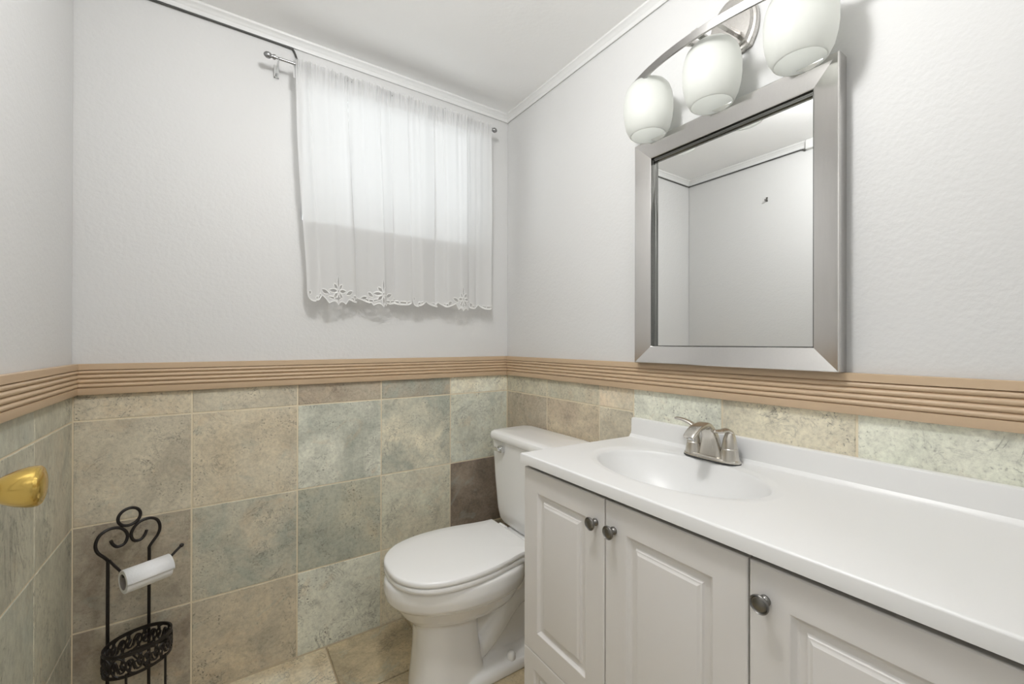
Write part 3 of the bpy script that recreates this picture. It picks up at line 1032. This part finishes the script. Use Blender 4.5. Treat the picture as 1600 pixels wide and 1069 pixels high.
for sgn in (1, -1):
    hy = FY + sgn * 0.0508
    w = MB()
    w.lathe([(0.0235, 0.008), (0.0225, 0.018), (0.0205, 0.030), (0.0196, 0.036), (0.0200, 0.0368), (0.0200, 0.0380), (0.0192, 0.039), (0.0180, 0.050), (0.0155, 0.064), (0.0118, 0.076), (0.0085, 0.083), (0.004, 0.087), (0.0, 0.0875)],
            (FX, hy, ZC), (0, 0, 1), 32)
    hd = obj('handle', w, 'faucet', fc, smooth=0.5)
    # thin curved lever
    if sgn > 0:
        pts = [(FX, hy - 0.002, 0.930), (FX + 0.001, hy + 0.010, 0.9365), (FX, hy + 0.028, 0.9425), (FX - 0.002, hy + 0.045, 0.9455), (FX - 0.004, hy + 0.058, 0.9455)]
    else:
        pts = [(FX + 0.001, hy, 0.930), (FX - 0.012, hy + 0.003, 0.9365), (FX - 0.028, hy + 0.008, 0.935), (FX - 0.044, hy + 0.013, 0.936), (FX - 0.054, hy + 0.016, 0.9375)]
    C = catmull(pts, 6)
    w = MB(); rings = []
    for i, p in enumerate(C):
        t = (C[min(i + 1, len(C) - 1)] - C[max(i - 1, 0)]).normalized()
        sd = t.cross(Vector((0, 0, 1))).normalized(); nn = sd.cross(t)
        q = i / (len(C) - 1)
        wd = 0.0115 - 0.0030 * q; th = 0.0068 - 0.0028 * q
        if q > 0.94: wd *= 0.7; th *= 0.8
        rings.append([p + sd * (wd * cos(2 * pi * k / 16)) + nn * (th * sin(2 * pi * k / 16)) for k in range(16)])
    w.loft(rings)
    obj('lever', w, 'faucet', hd, smooth=1.0)

# ------------------------------------------------------------------ toilet
TY = -0.398
to = thing('toilet', 'white two-piece toilet with its lid down in the corner', 'toilet', (-0.38, TY, 0.0))
def egg(xf, xb, hw, z, n=56, pf=2.0, pb=2.6, wx=0.56):
    "plan outline: front (min x) tip xf, back xb, half width hw; widest at wx from the front"
    xm = xf + (xb - xf) * wx
    out = []
    for i in range(n):
        a = 2 * pi * i / n
        c_, s_ = cos(a), sin(a)
        p = pb if c_ > 0 else pf
        L = (xb - xm) if c_ > 0 else (xm - xf)
        out.append((xm + L * abs(c_) ** (2 / p) * (1 if c_ >= 0 else -1), TY + hw * abs(s_) ** (2 / p) * (1 if s_ >= 0 else -1), z))
    return out
def remesh(o, vox, it=6):
    m_ = o.modifiers.new('remesh', 'REMESH'); m_.mode = 'VOXEL'; m_.voxel_size = vox; m_.use_smooth_shade = True
    s_ = o.modifiers.new('smooth', 'SMOOTH'); s_.factor = 0.5; s_.iterations = it
w = MB()
# rim band and underside of the bowl
w.loft([egg(-0.704, -0.245, 0.165, 0.402), egg(-0.722, -0.235, 0.180, 0.399), egg(-0.728, -0.232, 0.1845, 0.390), egg(-0.729, -0.232, 0.186, 0.362), egg(-0.722, -0.235, 0.181, 0.334), egg(-0.712, -0.240, 0.173, 0.322),
        egg(-0.700, -0.245, 0.162, 0.316), egg(-0.690, -0.25, 0.154, 0.300), egg(-0.672, -0.26, 0.138, 0.272), egg(-0.652, -0.27, 0.118, 0.250), egg(-0.638, -0.28, 0.095, 0.236), egg(-0.63, -0.30, 0.075, 0.225)])
# front column
def col_(xf, xb, hw, z):
    out = []
    for i in range(48):
        a = 2 * pi * i / 48
        c_, s_ = cos(a), sin(a)
        xm = (xf + xb) / 2
        p = 5.0 if c_ > 0 else 2.5
        out.append((xm + (xb - xf) / 2 * abs(c_) ** (2 / p) * (1 if c_ >= 0 else -1), TY + hw * abs(s_) ** (2 / p) * (1 if s_ >= 0 else -1), z))
    return out
w.loft([col_(-0.630, -0.425, 0.088, 0.270), col_(-0.628, -0.425, 0.087, 0.230), col_(-0.630, -0.420, 0.089, 0.150), col_(-0.636, -0.410, 0.093, 0.080), col_(-0.642, -0.400, 0.098, 0.030), col_(-0.644, -0.398, 0.100, 0.0)])
# rear web under the deck and the foot
w.loft([egg(-0.60, -0.150, 0.108, 0.402, pb=5), egg(-0.58, -0.150, 0.100, 0.34, pb=5), egg(-0.54, -0.155, 0.075, 0.27, pb=5), egg(-0.50, -0.16, 0.050, 0.20, pb=5), egg(-0.48, -0.17, 0.048, 0.0, pb=5)])
def rrect(xa, xb, hw, z, p=6, n=48):
    return superell((xa + xb) / 2, TY, z, (xb - xa) / 2, hw, p, n)
w.loft([rrect(-0.50, -0.085, 0.116, 0.0), rrect(-0.50, -0.085, 0.115, 0.026), rrect(-0.49, -0.09, 0.108, 0.038), rrect(-0.48, -0.10, 0.080, 0.046), rrect(-0.46, -0.11, 0.05, 0.056)])
# deck under the tank
w.loft([rrect(-0.30, -0.030, 0.118, 0.404), rrect(-0.30, -0.030, 0.122, 0.395), rrect(-0.30, -0.032, 0.118, 0.365), rrect(-0.28, -0.05, 0.09, 0.33), rrect(-0.26, -0.07, 0.06, 0.29)])
# trapway bulges on the flanks
for sg in (1, -1):
    tp = catmull([(-0.46, TY + sg * 0.020, 0.060), (-0.40, TY + sg * 0.030, 0.095), (-0.345, TY + sg * 0.036, 0.145), (-0.295, TY + sg * 0.038, 0.200), (-0.240, TY + sg * 0.038, 0.235), (-0.185, TY + sg * 0.036, 0.215), (-0.140, TY + sg * 0.034, 0.13), (-0.125, TY + sg * 0.030, 0.03)], 6)
    w.tube(tp, 0.043, 20)
ob = obj('bowl', w, 'porcelain', to, smooth=None)
remesh(ob, 0.0045, 8)
# bolt caps
for sg in (1, -1):
    w = MB(); w.lathe([(0.0165, -0.002), (0.0165, 0.008), (0.0150, 0.018), (0.0105, 0.025), (0.004, 0.028), (0.0, 0.0285)], (-0.305, TY + sg * 0.0895, 0.0375), (0, sg * 0.22, 1), 24)
    obj('bolt_cap', w, 'seat', to)
# seat ring and lid
def lidout(k, z, dx=0.0):
    # straight hinge edge at the back, rounded nose
    n = 64; out = []
    xf, xb, hw = -0.722 + 0.0 * k, -0.238, 0.183
    pts = [(-0.7220, 0.0), (-0.7185, 0.045), (-0.7060, 0.085), (-0.6830, 0.120), (-0.6480, 0.150), (-0.600, 0.1705), (-0.545, 0.181), (-0.485, 0.1835), (-0.425, 0.179), (-0.365, 0.168), (-0.315, 0.1565), (-0.270, 0.1500), (-0.243, 0.1485), (-0.238, 0.1440)]
    half = catmull([(a, b, 0) for a, b in pts], 4)
    cx = -0.47
    full = [(p.x, p.y) for p in half] + [(p.x, -p.y) for p in reversed(half)][:-1]
    return [(cx + (x - cx) * k + dx, TY + y * k, z) for x, y in full]
w = MB(); w.loft([lidout(0.965, 0.4005), lidout(0.985, 0.4020), lidout(0.996, 0.4065), lidout(0.998, 0.412), lidout(0.992, 0.4175), lidout(0.975, 0.4195)])
obj('seat_ring', w, 'seat', to, smooth=0.6)
w = MB(); w.loft([lidout(0.970, 0.4225), lidout(0.994, 0.4230), lidout(1.0, 0.4250), lidout(1.001, 0.4310), lidout(0.997, 0.4355), lidout(0.986, 0.4385), lidout(0.965, 0.4400), lidout(0.75, 0.4420), lidout(0.40, 0.4435), lidout(0.1, 0.4438)])
obj('lid', w, 'seat', to, smooth=0.6)
for sg in (1, -1):
    w = MB(); w.tube([(-0.232, TY + sg * 0.060, 0.4255), (-0.232, TY + sg * 0.100, 0.4255)], 0.0125, 16)
    w.box((-0.238, TY + sg * 0.080 - 0.018, 0.4035), (-0.224, TY + sg * 0.080 + 0.018, 0.428))
    obj('hinge', w, 'seat', to, bevel=0.001)
# tank
def trect(xa, xb, ya, yb, z, r, n=9):
    out = []
    for (cx, cy, a0) in ((xb - r, yb - r, 0), (xa + r, yb - r, 90), (xa + r, ya + r, 180), (xb - r, ya + r, 270)):
        for k in range(n):
            a = radians(a0 + 90 * k / (n - 1))
            out.append((cx + r * cos(a), cy + r * sin(a), z))
    return out
w = MB()
w.loft([trect(-0.165, -0.035, TY - 0.160, TY + 0.160, 0.4055, 0.04), trect(-0.183, -0.022, TY - 0.182, TY + 0.182, 0.412, 0.045), trect(-0.192, -0.017, TY - 0.194, TY + 0.194, 0.430, 0.045), trect(-0.198, -0.015, TY - 0.199, TY + 0.199, 0.47, 0.042),
        trect(-0.205, -0.015, TY - 0.207, TY + 0.207, 0.60, 0.038), trect(-0.211, -0.015, TY - 0.213, TY + 0.213, 0.756, 0.036), trect(-0.20, -0.022, TY - 0.20, TY + 0.20, 0.7575, 0.03)])
obj('tank', w, 'porcelain', to, smooth=0.6)
w = MB()
a = (TY - 0.221, TY + 0.221)
w.loft([trect(-0.210, -0.014, a[0] + .010, a[1] - .010, 0.7582, 0.034), trect(-0.219, -0.012, a[0] + .002, a[1] - .002, 0.7600, 0.038), trect(-0.222, -0.011, a[0], a[1], 0.766, 0.040), trect(-0.222, -0.011, a[0], a[1], 0.780, 0.040),
        trect(-0.218, -0.013, a[0] + .004, a[1] - .004, 0.788, 0.038), trect(-0.208, -0.018, a[0] + .014, a[1] - .014, 0.7935, 0.032), trect(-0.19, -0.03, a[0] + .03, a[1] - .03, 0.7955, 0.025), trect(-0.13, -0.09, TY - 0.1, TY + 0.1, 0.7965, 0.01)])
obj('tank_lid', w, 'porcelain', to, smooth=0.6)
w = MB()
ly = TY + 0.115
w.box((-0.2260, ly - 0.014, 0.716), (-0.2095, ly + 0.014, 0.741))
w.box((-0.2380, ly + 0.002, 0.722), (-0.2262, ly + 0.050, 0.737))
w.lathe([(0.0, 0), (0.0075, 0.0), (0.0075, 0.012), (0.0, 0.012)], (-0.225, ly, 0.7295), (-1, 0, 0), 16)
obj('flush_lever', w, 'chrome', to, bevel=0.002)

# ------------------------------------------------------------------ toilet paper stand
PLx, PLy = -1.433, -0.088
dX, dY = 0.89906, 0.43782
nX, nY = 0.43782, -0.89906
def SP(s, o, z):
    "s along the frame, o forward of it"
    return (PLx + dX * s + nX * o, PLy + dY * s + nY * o, z)
st = thing('toilet_paper_stand', 'dark bronze scrollwork toilet paper stand by the tiled back wall', 'toilet paper stand', SP(0.05, 0.05, 0.0))
RT = 0.0042
scroll = [(0.0028, 0.520), (0.0028, 0.5355), (-0.0059, 0.5496), (-0.0174, 0.5647), (-0.0232, 0.5798), (-0.0232, 0.5965), (-0.0167, 0.6126), (-0.0043, 0.6225), (0.0113, 0.6253), (0.0273, 0.6214), (0.0396, 0.6102), (0.0462, 0.5955),
          (0.0460, 0.5845), (0.0408, 0.5721), (0.0316, 0.5673), (0.0215, 0.5689), (0.0135, 0.5787), (0.0090, 0.591)]
for sg in (1, -1):
    w = MB()
    S = lambda s: s if sg > 0 else 0.1016 - s
    w.tube(catmull([SP(S(0.0028), 0, 0.0045), SP(S(0.0028), 0, 0.15), SP(S(0.0028), 0, 0.35)] + [SP(S(s), 0, z) for s, z in scroll], 5), RT, 12)
    obj('scroll_post', w, 'iron', st, smooth=1.2)
w = MB()
w.tube([SP(0.0508 + 0.0262 * cos(2 * pi * k / 40), 0, 0.6458 + 0.0252 * sin(2 * pi * k / 40)) for k in range(40)], RT, 12, closed=True)
obj('ring', w, 'iron', st, smooth=1.2)
w = MB()
w.tube(catmull([SP(0.0055, 0.003, 0.536), SP(0.007, 0.030, 0.529), SP(0.009, 0.070, 0.521), SP(0.006, 0.100, 0.519), SP(0.004, 0.1046, 0.5205), SP(0.020, 0.1046, 0.5205), SP(0.08, 0.1046, 0.5205), SP(0.105, 0.1046, 0.5225), SP(0.128, 0.1046, 0.540), SP(0.139, 0.1046, 0.548)], 5), 0.0036, 10)
w.lathe([(0.0, -0.006), (0.0045, -0.004), (0.0062, 0.0), (0.0045, 0.0045), (0.0, 0.006)], SP(0.1405, 0.1046, 0.549), (0.6, 0.3, 0.7), 16)
obj('roll_arm', w, 'iron', st, smooth=1.2)
BO, BA, BB = 0.065, 0.079, 0.062
def oval(t, z, k=1.0):
    return SP(0.0508 + BA * k * cos(t), BO + BB * k * sin(t), z)
for sgn in (0.006, 0.0956):
    w = MB(); w.tube([SP(sgn, 0.118, 0.0045), SP(sgn, 0.118, 0.255)], 0.0030, 10)
    obj('front_leg', w, 'iron', st, smooth=1.2)
def band(z0, z1, t=0.0013):
    w = MB(); N = 80
    rings = []
    for k in range(N + 1):
        a = 2 * pi * k / N
        rings.append([oval(a, z0, 1.0), oval(a, z1, 1.0), oval(a, z1, 1 - t / 0.07), oval(a, z0, 1 - t / 0.07)])
    w.loft(rings, False, False)
    return w
obj('basket_rim', band(0.299, 0.3085, 0.0035), 'iron', st, smooth=0.6)
obj('basket_rim', band(0.243, 0.2505, 0.0035), 'iron', st, smooth=0.6)
w = MB()
NB = 13
for k in range(NB):
    a0 = 2 * pi * k / NB
    da = 2 * pi / NB
    def Q(s, zz):
        return oval(a0 + s * da, 0.250 + zz * 0.0495, 0.985)
    w.tube(catmull([Q(0.0, 0.0), Q(0.25, 0.10), Q(0.50, 0.40), Q(0.42, 0.72), Q(0.20, 0.80), Q(0.08, 0.60), Q(0.20, 0.45)], 5), 0.0019, 6)
    w.tube(catmull([Q(1.0, 1.0), Q(0.78, 0.92), Q(0.52, 0.62), Q(0.62, 0.25), Q(0.85, 0.18), Q(0.98, 0.40)], 5), 0.0019, 6)
    for (cs, cz, L, ang) in ((0.28, 0.58, 0.30, 0.9), (0.72, 0.45, 0.34, 0.6), (0.30, 0.22, 0.26, 2.2), (0.70, 0.80, 0.28, 2.4), (0.03, 0.45, 0.3, 1.4)):
        rg = []
        for q in range(9):
            t = -1 + 2 * q / 8
            wd = 0.16 * (1 - t * t)
            cx_, cz_ = cs + L * t * cos(ang) * 0.7, cz + L * t * sin(ang)
            rg.append([Q(cx_ - wd * sin(ang) * 0.6, cz_ + wd * cos(ang)), Q(cx_ + wd * sin(ang) * 0.6, cz_ - wd * cos(ang))])
        N0 = len(rg)
        vs = [p for r in rg for p in r]
        w.add(vs, [(2 * i, 2 * i + 1, 2 * i + 3, 2 * i + 2) for i in range(N0 - 1)])
fb = obj('filigree_band', w, 'iron', st, smooth=1.0, fix=False)
sd = fb.modifiers.new('thick', 'SOLIDIFY'); sd.thickness = 0.0016; sd.offset = 0
w = MB()
w.tube([SP(0.0508 - BA * 0.97, BO, 0.246), SP(0.0508 + BA * 0.97, BO, 0.246)], 0.0022, 8)
w.tube([SP(0.0508, BO - BB * 0.97, 0.246), SP(0.0508, BO + BB * 0.97, 0.246)], 0.0022, 8)
obj('basket_cross_wire', w, 'iron', st)
w = MB()
w.tube([oval(2 * pi * k / 48, 0.020, 1.0) for k in range(48)], 0.0032, 8, closed=True)
obj('base_ring', w, 'iron', st, smooth=1.2)

# the roll
rl = thing('toilet_paper_roll', 'nearly used up white toilet paper roll on the dark bronze stand arm', 'toilet paper', SP(0.055, 0.1046, 0.47))
RR, RC = 0.0315, 0.0205
RZc = 0.5205 - 0.0036 - RC + 0.0072 + 0.0002 - 0.0004
RZc = 0.5205 + 0.0036 - RC + 0.0002
ax = Vector((dX, dY, 0)); vert = Vector((0, 0, 1)); side = Vector((nX, nY, 0))
cL = Vector(SP(0.0025, 0.1046, RZc))
L_ = 0.105
w = MB()
ring = []
Nn = 64
def rr_pts(off, r_extra=0.0):
    pts = []
    for k in range(Nn):
        a = 2 * pi * k / Nn
        pts.append(cL + ax * off + (side * cos(a) + vert * sin(a)) * (RR + r_extra))
    return pts
def core_pts(off, r):
    return [cL + ax * off + (side * cos(2 * pi * k / Nn) + vert * sin(2 * pi * k / Nn)) * r for k in range(Nn)]
w.loft([core_pts(0.0, RC + 0.0008), core_pts(0.0, RR - 0.001), core_pts(0.001, RR), core_pts(L_ - 0.001, RR), core_pts(L_, RR - 0.001), core_pts(L_, RC + 0.0008), core_pts(0.0, RC + 0.0008)], False, False)
pp = obj('paper', w, 'paper', rl, smooth=0.6)
w = MB()
rg = []
for k in range(14):
    a = radians(100 - 8.0 * k)
    r = RR + 0.0006 + 0.0009 * (k / 13) ** 2
    e = cL + (side * cos(a) + vert * sin(a)) * r
    rg.append([e + ax * -0.0005, e + ax * (L_ + 0.0015 + 0.002 * (k / 13))])
w.loft(rg, False, False, closed=False)
fl = obj('loose_sheet', w, 'paper', rl, smooth=1.0, fix=False)
sdm = fl.modifiers.new('thick', 'SOLIDIFY'); sdm.thickness = 0.0005
w = MB()
w.loft([core_pts(0.0, RC), core_pts(0.0, RC + 0.0007), core_pts(L_, RC + 0.0007), core_pts(L_, RC), core_pts(0.0, RC)], False, False)
obj('cardboard_core', w, 'cardboard', rl, smooth=0.6)

# ------------------------------------------------------------------ open door behind the camera's left, with its brass knob
dr = bpy.data.objects.new('door_1', None)
dr.location = (-1.45, -1.33, 0.0)
COL.objects.link(dr); struct(dr)
DXa, DXb = -1.467, -1.432
DY0, DY1 = -1.772, -0.862
w = MB()
w.box((DXa, DY0, 0.010), (DXb, DY1, 2.040))
obj('door_leaf', w, 'doorpaint', dr, bevel=0.002)
w = MB()
for z0, z1 in ((0.18, 0.80), (0.98, 1.50), (1.60, 1.90)):
    for y0_, y1_ in ((-1.67, -1.36), (-1.27, -0.98)):
        rg = []
        for i, d in ((0, -0.001), (0.0, 0.003), (0.012, 0.003), (0.03, 0.001), (0.045, 0.005), (0.05, 0.005)):
            rg.append([(DXb + d, y0_ + i, z0 + i), (DXb + d, y1_ - i, z0 + i), (DXb + d, y1_ - i, z1 - i), (DXb + d, y0_ + i, z1 - i)])
        w.loft(rg)
obj('raised_panels', w, 'doorpaint', dr, smooth=0.3)
KY, KZ = -0.925, 0.972
w = MB()
w.lathe([(0.0, -0.001), (0.032, -0.001), (0.033, 0.003), (0.029, 0.007), (0.016, 0.010), (0.0115, 0.014), (0.0110, 0.024), (0.0135, 0.031), (0.0190, 0.040), (0.0235, 0.050), (0.0262, 0.060), (0.0268, 0.066),
         (0.0262, 0.0705), (0.0240, 0.0725), (0.0225, 0.0722), (0.0215, 0.0732), (0.0190, 0.0742), (0.0175, 0.0738), (0.0155, 0.0748), (0.008, 0.0762), (0.0, 0.0765)], (DXb, KY, KZ), (1, 0, 0), 48)
obj('door_knob', w, 'brass', dr, smooth=0.5)
w = MB()
w.box((DXa + 0.005, DY1 - 0.0005, KZ - 0.03), (DXb - 0.005, DY1 + 0.0015, KZ + 0.03))
obj('latch_plate', w, 'brass', dr)
